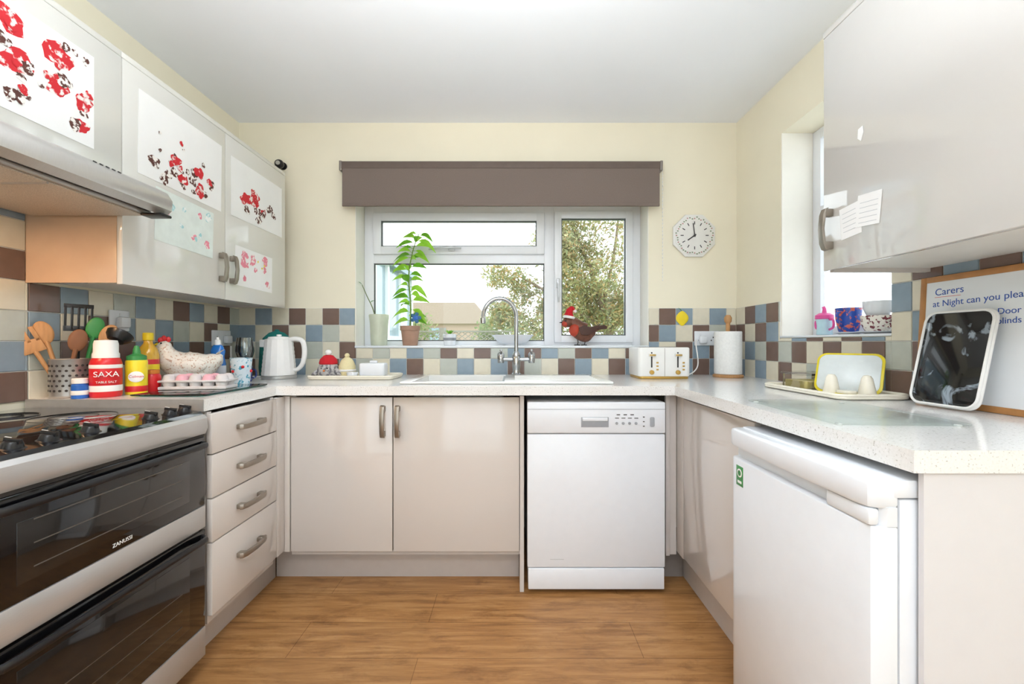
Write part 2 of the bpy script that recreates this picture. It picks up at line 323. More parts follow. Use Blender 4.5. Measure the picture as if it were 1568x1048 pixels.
# ------------------------------------------------------------------ base units
b=B('sink_base_cabinet'); dy=1.855
b.box(-.99,-.97,dy+.02,2.46,.15,.865,carc); b.box(.032,.05,dy-.012,2.46,.0,.865,carc); b.box(-.97,.032,dy+.02,2.46,.15,.168,carc); b.box(-.97,.032,2.44,2.46,.168,.865,carc)
b.box(-1.045,-.99,dy,dy+.02,.17,.862,gloss,.002)
b.box(-.985,-.534,dy,dy+.02,.172,.857,gloss,.0025); b.box(-.530,.030,dy,dy+.02,.172,.857,gloss,.0025)
b.box(-1.11,.03,1.965,1.982,0.0,.165,kick,.001)
b.bar(.14,nickel,FNY((-.572,dy,.752))); b.bar(.14,nickel,FNY((-.507,dy,.752))); b.done()
b=B('drawer_unit'); dx=-1.01
b.box(XL+.02,dx-.02,1.41,1.428,.15,.865,carc); b.box(XL+.02,dx-.02,1.78,1.798,.15,.865,carc); b.box(XL+.02,dx-.02,1.428,1.78,.15,.168,carc)
zs=[.862,.722,.574,.425,.178]
for i in range(4):
    b.box(dx-.02,dx,1.405,1.79,zs[i+1]+.002,zs[i]-.002,gloss,.0025); b.bar(.15,nickel,FX((dx,1.60,(zs[i]+zs[i+1])/2+(.02 if i==3 else 0))),vert=False)
b.box(dx-.02,dx,1.794,1.852,.178,.862,gloss,.002)
b.box(-1.127,-1.112,1.40,1.962,0,.17,kick,.001); b.done()
b=B('corner_base_cabinet'); rx=.735
b.box(rx,rx+.02,1.27,1.80,.172,.857,gloss,.0025); b.box(rx+.021,1.30,1.275,1.293,.15,.865,carc); b.box(rx+.021,1.30,1.80,1.818,.15,.865,carc); b.box(rx+.021,1.3,1.293,1.80,.15,.168,carc)
b.box(rx,rx+.03,1.803,1.875,.165,.865,carc,.002); b.box(.683,.70,1.862,1.88,.15,.865,carc,.001); b.box(.702,rx-.001,1.875,1.885,.15,.865,carc)
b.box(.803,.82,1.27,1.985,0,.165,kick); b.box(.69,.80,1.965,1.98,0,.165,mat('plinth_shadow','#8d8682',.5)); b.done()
b=B('worktop_end_panel'); b.box(.728,XR-.012,.740,.750,0,WT-t-.001,mat('end_panel','#dbdadd',.35,var=.01)); b.done()
b=B('dishwasher'); x0,x1=.064,.668; fy=1.828
b.box(x0+.004,x1-.004,fy+.03,2.42,.03,.835,white,.003); b.box(x0,x1,fy,fy+.03,.115,.700,white,.006); b.box(x0,x1,fy-.004,fy+.03,.703,.840,white,.006)
b.box(x0+.004,x1-.004,fy-.001,fy+.03,.02,.112,white,.004); b.box(x0+.002,x1-.002,fy+.002,2.42,.816,.840,mat('dw_top','#cfd0d2',.3),.003)
g=mat('dw_recess','#9da1a7',.4); q=FNY((x0,fy-.004,.703))
b.box(.235,.355,.028,.072,0,.002,g,.001,q); b.box(.24,.35,.055,.070,.001,.006,white,.002,q); b.box(.0,.604,.105,.107,0,.001,g,0,q)
for k in range(4): b.lathe([(0,0),(.006,0),(.006,.004),(0,.004)],g,q@T(.39+k*.028,.045,0),12); b.box(.383+k*.028,.40+k*.028,.066,.069,0,.0008,dark,0,q)
for k in range(3): b.box(.39+k*.03,.405+k*.03,.08,.084,0,.0008,dark,0,q); b.box(.505,.512,.03+k*.02,.034+k*.02,0,.0008,dark,0,q)
b.rbox(.535,.555,.03,.072,0,.004,g,.006,q); b.box(.10,.16,-.55,-.549,0,.0005,g,0,q)
for e in (.05,.55): b.lathe([(.018,0),(.018,.035),(.0,.035)],blackp,T(x0+e,fy+.1,0)); b.lathe([(.018,0),(.018,.035),(.0,.035)],blackp,T(x0+e,2.35,0))
b.done()
b=B('undercounter_fridge'); fx=.65; fa,fb=.758,1.25
b.box(fx+.052,1.22,fa,fb,.03,.815,white,.006); b.rbox(fx+.03,1.22,fa-.002,fb,.818,.85,white,.02)
pts=[(fx+.048,fa),(fx+.02,fa),(fx+.006,fa+.008),(fx,fa+.03),(fx-.004,(fa+fb)/2),(fx,fb-.03),(fx+.006,fb-.008),(fx+.02,fb),(fx+.048,fb)]
b.prism(pts,.05,.765,white,bv=.004)
pts2=[(fx+.048,fa),(fx+.03,fa),(fx+.022,fa+.01),(fx+.02,fb-.01),(fx+.03,fb),(fx+.048,fb)]
b.prism(pts2,.765,.80,white)
b.prism([(p[0]-.006 if 0<i<8 else p[0],p[1]) for i,p in enumerate(pts)],.797,.848,white,bv=.008)
b.box(fx-.001,fx+.02,fa+.004,fa+.11,.765,.797,white,.006)
b.box(fx+.049,fx+.0515,fa+.004,fb-.004,.06,.81,mat('door_seal','#9b9ea2',.7))
q=FNX((fx+.0005,fb-.055,.735)); b.box(-.018,.018,-.045,.012,0,.0015,green,.0005,q); b.lathe([(.008,0),(.012,0),(.012,.0024),(.008,.0024)],whitem,q@T(0,-.008,0)); b.box(-.01,.01,-.037,-.030,.001,.0022,whitem,0,q)
for yy in (fa+.05,fb-.05): b.lathe([(.02,0),(.02,.04),(0,.04)],blackp,T(fx+.1,yy,0)); b.lathe([(.02,0),(.02,.04),(0,.04)],blackp,T(1.15,yy,0))
b.done()
# ------------------------------------------------------------------ cooker
b=B('electric_cooker'); ya,yb2=.785,1.383; cx=-1.035
b.box(XL+.012,cx,ya,yb2,.06,.862,steel,.003)
b.box(XL+.012,cx-.075,ya,yb2,.862,.884,blackg,.004)
b.prism([(cx-.075,.862),(cx-.075,.884),(cx+.005,.872),(cx+.012,.862)],-yb2,-ya,blackg,Rt(90,'X'),.002)
ring=mat('hob_ring','#3a3a3e',.2)
for (X,Y,r) in ((-1.28,.94,.075),(-1.28,1.22,.095),(-1.49,.94,.095),(-1.49,1.22,.075)):
    b.lathe([(r-.002,0),(r,0),(r,.0006),(r-.002,.0006)],ring,T(X,Y,.884),48); b.lathe([(r*.55,0),(r*.55+.001,0),(r*.55+.001,.0006),(r*.55,.0006)],ring,T(X,Y,.884),48)
for Y in (.82,.886,.956,1.05,1.225,1.295,1.352):
    M=T(cx-.027,Y,.873)@Rt(8,'Y')
    b.lathe([(0,0),(.024,0),(.024,.003),(.018,.005),(.015,.016),(.013,.019),(0,.019)],blackp,M,28); b.box(-.018,.018,-.004,.004,.014,.025,blackp,.002,M); b.box(-.018,-.004,-.0008,.0008,.0245,.0258,whitem,0,M)
cf=mat('cooker_fascia','#c3c2c1',.28,.55,.03,40,stretch=(1,1,30))
b.prism([(cx,.80),(cx,.862),(cx+.016,.8625),(cx+.026,.852),(cx+.028,.82),(cx+.02,.80)],-yb2,-ya,cf,Rt(90,'X'),.002)
win=mat('oven_window','#191919',.08,var=.2,coat=.6)
def ovdoor(z0,z1,zs):
    b.box(cx,cx+.02,ya+.002,yb2-.002,z0,z1,blackg,.003); b.box(cx+.019,cx+.0212,ya+.07,yb2-.07,z0+.035,z1-.06,win,.001)
    b.box(cx,cx+.021,ya+.002,yb2-.002,zs,z0-.001,cf,.002)
    pts=[(cx+.02,ya+.015,z1-.022),(cx+.042,ya+.03,z1-.022)]+[(cx+.048,ya+.055+k*.08,z1-.02) for k in range(7)]+[(cx+.042,yb2-.03,z1-.022),(cx+.02,yb2-.015,z1-.022)]
    b.tube(pts,.010,blackp,seg=10,flat=.7)
    rk=mat('oven_rack','#77726c',.3,.8)
    for k in range(3): b.box(cx+.0211,cx+.0216,ya+.10,yb2-.10,z0+.06+k*.05,z0+.0625+k*.05,rk)
ovdoor(.565,.79,.492); ovdoor(.165,.485,.07)
b.box(cx+.001,cx+.015,ya,yb2,.79,.80,dark)
b.text('ZANUSSI',.014,whitem,FX((cx+.0205,1.06,.578)))
for X in (-1.55,-1.1):
    for Y in (.83,1.34): b.lathe([(.02,0),(.02,.062),(0,.062)],blackp,T(X,Y,0))
b.done()
# ------------------------------------------------------------------ wall units
b=B('overhead_cabinet'); ux=-1.30; a0,a1=1.393,2.389; zb,zt=1.30,2.05
wh=mat('carcass_white','#e6e3dd',.4,var=.01)
side=mat('cabinet_side_hood_glow','#c9ad93',.15,var=.02,coat=.4)  # copper tint paints the warm hood-lamp reflection into the panel colour
b.box(XL+.002,ux-.02,a0,a0+.018,zb,zt,side); b.box(XL+.002,ux-.02,a1-.018,a1,zb,zt,carc); b.box(XL+.002,ux-.02,a0+.018,a1-.018,zb+.01,zb+.028,wh); b.box(XL+.002,ux-.02,a0+.018,a1-.018,zt-.018,zt,wh)
am=(a0+a1)/2
b.box(ux-.02,ux,a0,am-.0015,zb-.005,zt,glossU,.0025); b.box(ux-.02,ux,am+.0015,a1,zb-.005,zt,glossU,.0025)
b.box(ux-.06,ux-.001,a0-.002,a1+.004,zt+.001,zt+.022,glossU,.003)
b.bar(.13,nickel,FX((ux,am-.035,1.435))); b.bar(.13,nickel,FX((ux,am+.035,1.435))); b.done()
b=B('overhead_cabinet'); a2=.785
b.box(XL+.002,ux-.02,a2,a2+.018,1.66,zt,carc); b.box(XL+.002,ux-.02,a2+.018,a0-.002,1.66,1.678,wh); b.box(XL+.002,ux-.02,a2+.018,a0-.002,zt-.018,zt,wh)
b.box(ux-.02,ux,a2,a0-.003,1.658,zt,glossU,.0025); b.box(ux-.06,ux-.001,a2,a0-.003,zt+.001,zt+.022,glossU,.003); b.done()
b=B('cooker_hood'); hs=mat('hood_steel','#c6c4c0',.28,.6,.04,40,stretch=(1,30,1)); prof=[(XL+.012,1.525),(XL+.012,1.652),(-1.31,1.652),(-1.30,1.645),(-1.18,1.612),(-1.145,1.594),(-1.128,1.568),(-1.13,1.535),(-1.15,1.518),(-1.19,1.533)]
b.prism(prof,-1.388,-.79,hs,Rt(90,'X'),.002)
fil=mat('hood_filter','#cdc3b6',.45,.15,.25,400)
b.box(XL+.05,-1.21,.80,1.375,1.517,1.524,fil,.002)
b.box(XL+.05,-1.21,1.085,1.09,1.513,1.52,steel); b.tube([(-1.2,.8,1.526),(-1.2,1.38,1.526)],.007,steel)
for k in range(5): b.lathe([(0,0),(.0045,0),(.0045,.003),(0,.003)],blackp,T(-1.150,1.15+k*.018,1.5965)@Rt(35,'Y'),12)
b.box(-1.20,-1.13,1.345,1.388,1.510,1.520,blackp,.004)
lamp=mat('hood_lamp','#ffc98a',.4,emit=5); b.rbox(-1.56,-1.50,.92,1.02,1.508,1.518,lamp,.01); b.done()
b=B('overhead_cabinet'); vx=1.0; c0,c1=.745,1.345; zb,zt=1.325,2.075
b.box(vx+.021,XR-.002,c1-.018,c1,zb,zt,carc); b.box(vx+.021,XR-.002,c0,c0+.018,zb,zt,carc); b.box(vx+.021,XR-.002,c0+.018,c1-.018,zb+.012,zb+.03,wh); b.box(vx+.021,XR-.002,c0+.018,c1-.018,zt-.018,zt,wh)
gr=mat('cashmere_gloss_right','#cac7c2',.05,var=.01,scale=2,coat=1)
b.box(vx,vx+.02,c0,c1,zb+.004,zt,gr,.0025); b.box(vx,vx+.06,c0,c1+.004,zt+.001,zt+.022,gr,.003); b.bar(.13,nickel,FNX((vx,c1-.035,1.455)))
b.done()
b=B('paper_note'); q=FNX((vx-.0008,1.27,1.41)); b.box(0,.075,0,.095,0,.0006,paper,0,q@Rt(5,'Z')); b.box(.05,.13,.03,.12,.0006,.0013,paper,0,q@Rt(-6,'Z')); ink=mat('note_ink','#b5b9be',.8)
for k in range(5): b.box(.01,.06,.02+k*.014,.0212+k*.014,.0007,.0009,ink,0,q@Rt(5,'Z')); b.box(.06,.12,.04+k*.014,.0412+k*.014,.0014,.0016,ink,0,q@Rt(-6,'Z'))
b.done()
b=B('paper_scrap'); q=FNX((vx-.0008,1.21,1.69)); b.prism([(0,0),(.012,-.012),(.02,.01),(.018,.03),(.002,.026)],0,.001,paper,q); b.done()
# ------------------------------------------------------------------ children's paintings
redp=mat('paint_red','#c8262f',.7,h2='#f0e6e2',scale=55,thr=(.54,.62)); brnp=mat('paint_brown','#5a352e',.7,h2='#f0ebe6',scale=80,thr=(.49,.55))
pinkp=mat('paint_pink','#e58a9c',.7,h2='#f3eeea',scale=60,thr=(.5,.6)); tealp=mat('paint_teal','#9fcfd2',.7,h2='#eef1ee',scale=45,thr=(.48,.6)); paler=mat('paper_teal','#dde6e1',.85)
def painting(y0,y1,z0,z1,blobs,rot=0,pm=paper):
    b=B('childs_painting'); q=FX((ux+.0006,y0,z0))@Rt(rot,'Z'); w=y1-y0;h=z1-z0
    b.box(0,w,0,h,0,.0006,pm,0,q)
    for i,(u,v,r,m) in enumerate(blobs): b.blob(u*w,v*h,r,m,q,z=.0008+i*.00006)
    b.done()
def rb(n,ms,r0,r1,ur,vr): return [(R.uniform(*ur),R.uniform(*vr),R.uniform(r0,r1),R.choice(ms)) for _ in range(n)]
painting(.90,1.297,1.70,1.985,[(.15,.75,.035,redp),(.45,.82,.034,redp),(.74,.78,.037,redp),(.18,.3,.034,redp),(.49,.48,.036,redp),(.74,.47,.03,redp),(.92,.44,.026,redp),(.90,.18,.022,redp)]+rb(16,[brnp],.008,.02,(.4,.97),(.1,.92))+rb(6,[redp],.01,.016,(.4,.97),(.1,.92)))
painting(1.447,1.862,1.69,1.985,rb(16,[brnp],.01,.024,(.15,.9),(.08,.35))+rb(9,[redp],.01,.024,(.3,.85),(.12,.42))+rb(6,[brnp,redp],.006,.011,(.1,.9),(.4,.75)),-1)
painting(1.515,1.81,1.475,1.672,rb(10,[tealp,pinkp,tealp],.008,.02,(.1,.9),(.15,.85)),-2,paler)
painting(1.928,2.352,1.69,1.965,rb(10,[redp],.012,.026,(.2,.8),(.3,.6))+rb(12,[brnp],.01,.02,(.15,.85),(.1,.45)),0)
painting(1.955,2.255,1.372,1.56,rb(10,[pinkp],.012,.03,(.15,.9),(.2,.85))+rb(3,[yellow],.005,.007,(.4,.9),(.6,.9)),-1)
# ------------------------------------------------------------------ roller blind
b=B('roller_blind'); bm_=mat('blind_fabric','#776a62',.8,var=.05,scale=200,bump=.2)
b.box(-.985,.85,2.415,2.419,1.895,2.13,bm_); b.tube([(-.985,2.44,2.125),(.85,2.44,2.125)],.024,bm_,seg=20); b.box(-.985,.85,2.411,2.423,1.888,1.905,bm_,.003)
b.box(-.99,.855,2.412,2.418,2.108,2.148,mat('blind_head','#685b54',.7),.002)
for e in (-.995,.86): b.box(e-.008,e+.008,2.41,2.488,2.095,2.152,mat('bracket_grey','#8d8680',.4,.4),.004)
for k in range(30): b.ball((.872,2.43,2.10-k*.022),.0035,whitem,seg=8)
b.tube([(.872,2.43,2.12),(.872,2.43,1.46)],.001,whitem,seg=6); b.done()
# clock
b=B('octagonal_clock'); q=FNY((1.076,YB,1.734)); oc=[(.135*math.cos(math.radians(22.5+45*k)),.135*math.sin(math.radians(22.5+45*k))) for k in range(8)]
cer=mat('clock_ceramic','#e9e8e4',.2,var=.02,coat=.3); b.prism(oc,.001,.016,cer,q,.005); b.prism([(x*.88,y*.88) for x,y in oc],.016,.019,cer,q,.002)
ck=mat('clock_ink','#3c3b3f',.5); fl=mat('flower_green','#7d8d70',.6); fp=mat('flower_pink','#b98a86',.6)
for k in range(12):
    a=math.radians(30*k); b.box(-.0025,.0025,-.009,.009,.019,.0198,ck,0,q@T(.074*math.sin(a),.074*math.cos(a),0)@Rt(-30*k,'Z'))
for k in range(48):
    a=2*math.pi*k/48; rr=.104+R.uniform(-.006,.006); b.ball((rr*math.cos(a),rr*math.sin(a),.019),(.005,.004,.0008),fl if k%3 else fp,q,seg=8)
b.box(-.0025,.0025,-.01,.072,.022,.0235,ck,0,q@Rt(8,'Z')); b.box(-.0035,.0035,-.01,.05,.0205,.022,ck,0,q@Rt(125,'Z')); b.lathe([(0,.019),(.006,.019),(.006,.025),(0,.025)],ck,q,16); b.done()
b=B('security_camera'); b.lathe([(0,0),(.022,0),(.022,.006),(0,.006)],blackp,FNY((-1.365,YB,2.15))); b.tube([(-1.365,YB-.004,2.15),(-1.365,YB-.03,2.15)],.006,blackp); b.ball((-1.365,YB-.045,2.145),.026,blackp); b.lathe([(0,0),(.012,0),(.012,.004),(0,.004)],steel,FNY((-1.36,YB-.068,2.143))); b.done()
def socket(fr,w=.147,plug=None):
    b=B('power_socket'); b.box(-w/2,w/2,-.043,.043,.0085,.017,white,.004,fr)
    for e in ((-1,1) if w>.1 else (0,)):
        cx_=e*w*.25; b.box(cx_-.004,cx_+.004,.018,.03,.017,.02,white,.001,fr)
        for s_ in ((0,.006),(-.011,-.012),(.011,-.012)): b.box(cx_+s_[0]-.003,cx_+s_[0]+.003,s_[1]-.004,s_[1]+.004,.0165,.0173,dark,0,fr)
    if plug is not None: b.box(plug-.022,plug+.022,-.03,.015,.0172,.045,white,.008,fr)
    b.done()
socket(FX((XL,1.718,1.19)),.087,0.0); socket(FX((XL,2.32,1.125)),.147,.03); socket(FNY((1.15,YB,1.125)),.147,-.03)
b=B('lemon_decoration')
b.lathe([(0,-.046),(.008,-.044),(.018,-.034),(.034,-.016),(.038,0),(.034,.016),(.018,.034),(.007,.042),(0,.043)],yellow,FNY((1.005,YB-.013,1.245))@Sc(1,1,.12)@Rt(-80,'X'),24)
b.leaf((1.0,YB-.02,1.285),(-.6,0,.6),.03,.014,green,0); b.done()
# ------------------------------------------------------------------ left worktop clutter
W=WT+.0006
b=B('utensil_holder'); M=T(-1.55,1.465,W)
perf=mat('perforated_steel','#b2b0ac',.35,.7,.05)
b.lathe([(0,0),(.053,0),(.054,.004),(.052,.006),(.052,.128),(.054,.132),(.0525,.134),(.050,.13),(.050,.006),(0,.006)],perf,M,40)
for i in range(20):
    for j in range(6):
        a=2*math.pi*(i+.5*(j%2))/20; b.lathe([(0,0),(.0042,0),(.0042,.0012),(0,.0012)],dark,M@Rt(math.degrees(a),'Z')@T(.0517,0,.025+j*.017)@Rt(90,'Y'),8)
def utensil(dx,dy,tilt,az,L,head,m):
    q=M@T(dx,dy,.01)@Rt(az,'Z')@Rt(tilt,'Y')@Rt(-43-az,'Z')
    b.tube([(0,0,0),(0,0,L*.5),(0,0,L)],[.006,.006,.007],m,q,seg=10)
    if head=='spoon': b.ball((0,0,L+.03),(.007,.025,.040),m,q)
    if head=='turner':
        for k in range(5): b.box(-.002,.002,-.036+k*.0165,-.029+k*.0165,L+.0,L+.085,m,.001,q)
        b.box(-.002,.002,-.037,.038,L-.005,L+.014,m,.001,q); b.box(-.002,.002,-.037,.038,L+.078,L+.092,m,.001,q)
    if head=='fork':
        b.box(-.003,.003,-.028,.028,L-.005,L+.04,m,.002,q)
        for k in range(3): b.box(-.003,.003,-.028+k*.022,-.016+k*.022,L+.03,L+.08,m,.001,q)
    if head=='ladle': b.lathe([(0,0),(.025,.005),(.038,.02),(.042,.035),(.039,.035),(.035,.022),(0,.008)],m,q@T(.0,.0,L-.005)@Rt(-25,'Y'),24)
utensil(-.01,-.01,24,225,.165,'fork',woodl); utensil(-.015,.0,14,228,.19,'spoon',woodl); utensil(.0,.02,2,100,.225,'turner',blackp); utensil(.02,.01,20,46,.19,'spoon',woodl); utensil(.02,-.01,30,46,.215,'ladle',blackp); utensil(.0,-.02,10,40,.16,'spoon',brown); utensil(.01,.02,10,40,.205,'spoon',green)
b.done()
b=B('salt_bottle'); M=T(-1.43,1.47,W)
b.lathe([(0,0),(.040,0),(.043,.005),(.043,.115),(.040,.128),(.034,.138),(0,.138)],red,M); b.lathe([(.036,.136),(.036,.15),(.033,.155),(.033,.185),(.030,.197),(0,.2)],whitem,M)
b.lathe([(.0432,.02),(.0436,.021),(.0436,.04),(.0432,.041)],whitem,M); b.lathe([(.0432,.1),(.0436,.101),(.0436,.112),(.0432,.113)],whitem,M)
q=M@Rt(45,'Z')@frame((0,-.0445,.072),(1,0,0),(0,0,1),(0,-1,0)); b.text('SAXA',.026,whitem,q@T(0,0,-.0015),.003,'CENTER'); b.text('TABLE SALT',.010,whitem,q@T(0,-.022,-.0015),.002,'CENTER'); b.done()
b=B('spice_jar'); M=T(-1.475,1.425,W); b.lathe([(0,0),(.022,0),(.022,.045),(.018,.05),(0,.05)],blue,M); b.lathe([(.019,.05),(.021,.051),(.021,.066),(.019,.068),(0,.068)],whitem,M,20); b.lathe([(.0221,.012),(.0224,.013),(.0224,.026),(.0221,.027)],whitem,M); b.done()
b=B('gravy_granules_pot'); M=T(-1.39,1.545,W); b.lathe([(0,0),(.031,0),(.032,.004),(.032,.12),(.030,.125),(0,.125)],yellow,M); b.lathe([(.029,.125),(.029,.14),(.012,.148),(.010,.165),(.006,.178),(0,.178)],green,M); b.lathe([(.0322,.01),(.0326,.011),(.0326,.03),(.0322,.031)],red,M)
q=M@Rt(40,'Z')@frame((0,-.0327,.065),(1,0,0),(0,0,1),(0,-1,0)); b.ball((0,0,0),(.022,.02,.0012),whitem,q); b.text('Colman',.013,red,q@T(0,-.003,.0005),.001,'CENTER'); b.done()
b=B('oil_bottle'); M=T(-1.50,1.72,W); oil=mat('cooking_oil','#d3a52c',.1,coat=.5); b.lathe([(0,0),(.034,0),(.036,.006),(.036,.14),(.03,.165),(.016,.185),(.014,.2),(0,.2)],oil,M); b.lathe([(.016,.198),(.018,.2),(.018,.228),(.016,.23),(0,.23)],yellow,M); b.lathe([(.0362,.05),(.0366,.051),(.0366,.12),(.0362,.121)],red,M); b.lathe([(.0367,.07),(.037,.071),(.037,.1),(.0367,.101)],yellow,M); b.done()
b=B('sauce_jar'); M=T(-1.40,1.62,W); b.lathe([(0,0),(.028,0),(.03,.005),(.03,.06),(.024,.07),(0,.07)],red,M); b.lathe([(.024,.068),(.026,.07),(.026,.084),(0,.086)],mat('amber_lid','#c9762d',.4),M); b.done()
b=B('ceramic_hen'); hen=mat('hen_speckle','#e9e3d9',.3,h2='#c3a08a',scale=110,thr=(.56,.64),bump=.5); M=T(-1.42,1.84,W)@Rt(38,'Z')
b.lathe([(0,0),(.07,0),(.08,.02),(.085,.045),(.083,.05),(0,.05)],hen,M@Sc(1.1,.8,1))
b.tube([(.115,0,.135),(.09,0,.11),(.04,0,.085),(-.02,0,.085),(-.065,0,.115),(-.085,0,.155),(-.088,0,.18),(-.09,0,.195)],[.006,.035,.062,.068,.05,.032,.025,.01],hen,M,smooth=4,seg=18)
for k in range(5): b.leaf(tuple(M@Vector((.085,0,.11))),M.to_3x3()@Vector((.5,.12*(k-2),.8)),.075,.03,hen,.2)
for k,(x,z_) in enumerate(((-.1,.2),(-.088,.208),(-.074,.203))): b.ball((x,0,z_),(.009,.004,.012),red,M)
b.ball((-.106,0,.165),(.007,.005,.012),red,M); b.lathe([(.007,0),(.004,.01),(0,.018)],yellow,M@T(-.108,0,.182)@Rt(-95,'Y'),10); b.ball((-.097,-.021,.187),.0035,blackp,M); b.ball((-.097,.021,.187),.0035,blackp,M)
b.ball((.01,-.06,.09),(.05,.012,.03),hen,M); b.ball((.01,.06,.09),(.05,.012,.03),hen,M); b.done()
b=B('glass_chopping_board'); tg=glassmat('teal_board_glass','#8fd0c8',.1,.1); b.rbox(-1.345,-1.085,1.46,1.86,W+.002,W+.007,tg,.015)
for x in (-1.32,-1.11):
    for y in (1.49,1.83): b.lathe([(0,0),(.006,0),(.006,.002),(0,.002)],whitem,T(x,y,W),10)
b.done()
b=B('egg_carton'); ec=mat('carton_pulp','#d0cccd',.9,bump=.5); lb=mat('carton_label','#dfaab6',.8); M=T(-1.245,1.66,W+.0075)@Rt(8,'Z')
b.prism([(-.12,-.045),(.12,-.045),(.12,.045),(-.12,.045)],0,.012,ec,M,.003)
for i in range(5):
    for j in (-1,1): b.lathe([(0,0),(.015,0),(.022,.028),(.0,.03)],ec,M@T(-.094+i*.047,j*.022,0),14)
b.box(-.122,.122,-.047,.047,.028,.036,ec,.003,M)
for i in range(5):
    for j in (-1,1): b.lathe([(.023,0),(.018,.018),(.01,.024),(0,.025)],lb if i%2 else ec,M@T(-.094+i*.047,j*.022,.034),14)
b.done()
b=B('plastic_cup'); M=T(-1.24,1.91,W); cb=mat('cup_print','#d5e4ee',.3,h2='#4a9bb8',scale=70,thr=(.55,.6)); b.lathe([(0,0),(.032,0),(.034,.004),(.044,.118),(.046,.12),(.042,.12),(.032,.008),(0,.006)],cb,M)
for k in range(6): b.ball((.0395*math.cos(k*1.05-1.9),.0395*math.sin(k*1.05-1.9),.06+.02*(k%2)),(.007,.007,.007),red,M,seg=10)
b.done()
b=B('washing_up_liquid_bottle'); M=T(-1.40,1.985,W)
bl=mat('blue_liquid','#1f6fc0',.12,coat=.4); b.lathe([(0,0),(.03,0),(.033,.006),(.033,.09),(.026,.12),(.03,.15),(.02,.175),(.012,.18),(0,.18)],bl,M@Sc(1.1,.75,1)); b.lathe([(.013,.178),(.013,.2),(.007,.205),(.006,.215),(0,.216)],whitem,M); b.lathe([(.0335,.03),(.0338,.031),(.0338,.08),(.0335,.081)],white,M@Sc(1.1,.75,1)); b.done()
b=B('dishwasher_tablet_bag'); M=T(-1.51,1.99,W)@Rt(30,'Z'); b.box(-.05,.05,-.03,.03,0,.10,blue,.012,M,seg=3); b.box(-.047,.047,-.032,.032,.03,.075,white,.008,M); b.prism([(-.045,.095),(.045,.095),(.05,.118),(-.05,.12)],-.002,.002,blue,M@Rt(90,'X')); b.done()
for (X,Y) in ((-1.36,2.13),(-1.43,2.22)):
    b=B('wine_glass'); b.lathe([(0,0),(.034,0),(.034,.002),(.006,.006),(.0035,.012),(.0035,.085),(.008,.095),(.03,.115),(.038,.145),(.036,.18),(.031,.215),(.0300,.215),(.0350,.18),(.037,.145),(.029,.117),(0,.1)],stem_g,T(X,Y,W),32); b.done()
b=B('blue_mug'); M=T(-1.30,2.03,W); b.lathe([(0,0),(.028,0),(.03,.004),(.032,.075),(.03,.075),(.028,.008),(0,.006)],mat('navy_glaze','#26346f',.2,h2='#7a8fc8',scale=60,thr=(.55,.62)),M); b.tube([(.028,0,.06),(.052,0,.055),(.052,0,.025),(.028,0,.015)],.004,MC['navy_glaze'],M,smooth=4); b.done()
b=B('electric_kettle'); M=T(-1.235,2.21,W); kw=mat('kettle_white','#ebeae8',.25,var=.02,coat=.3)
b.lathe([(0,0),(.082,0),(.084,.004),(.084,.016),(.078,.02)],steel,M)
def kprof():
    pr=[(.078,.018)]
    for k in range(9): z_=.02+k*.022; r_=.084-.0021*k; pr+=[(r_-.0008,z_),(r_,z_+.011)]
    return pr+[(.064,.207),(.058,.21),(0,.212)]
b.lathe(kprof(),kw,M,16)
b.lathe([(.055,.209),(.05,.219),(.02,.223),(0,.223)],kw,M); b.lathe([(.012,.22),(.012,.232),(0,.234)],kw,M,16)
b.prism([(-.02,.0),(.02,.0),(.006,-.045),(-.006,-.045)],.165,.205,kw,M@Rt(-90,'Z')@T(0,-.055,0),.004)
b.tube([(.05,0,.205),(.09,0,.21),(.125,0,.195),(.135,0,.14),(.125,0,.08),(.1,0,.05),(.078,0,.045)],[.011,.012,.013,.013,.012,.011,.01],kw,M,smooth=5,seg=14); b.done(20)
b=B('tea_cosy'); b.lathe([(0,0),(.085,0),(.09,.05),(.085,.16),(.07,.215),(.04,.245),(.012,.255),(.012,.262),(0,.265)],teal,T(-1.345,2.385,W)); b.done()
b=B('kettle_cable'); b.tube([(-1.35,2.27,W+.006),(-1.45,2.29,W+.01),(-1.56,2.33,.99),(-1.58,2.345,1.08)],.004,whitem,smooth=6,seg=8); b.done()
b=B('serving_tray'); M=T(-.83,2.23,W); b.rbox(-.215,.215,-.11,.11,0,.006,cream,.03,M)
rimp=[]
for cx_,cy_,a0_ in ((.185,.08,0),(-.185,.08,90),(-.185,-.08,180),(.185,-.08,270)):
    for k in range(7): a=math.radians(a0_+15*k); rimp.append((cx_+.032*math.cos(a),cy_+.032*math.sin(a),.016))
b.tube(rimp+[rimp[0]],.006,cream,M,seg=8); b.tube([(p[0]*.99,p[1]*.99,.008) for p in rimp]+[(rimp[0][0]*.99,rimp[0][1]*.99,.008)],.005,cream,M,seg=8); b.done()
kn=mat('knit_grey','#b9b6b4',.95,h2='#6d6a70',scale=60,thr=(.45,.6),bump=.5); kr=mat('knit_red','#c2212b',.95,bump=.6,scale=150); ky=mat('knit_cream','#e0d3a6',.95,bump=.6,scale=150)
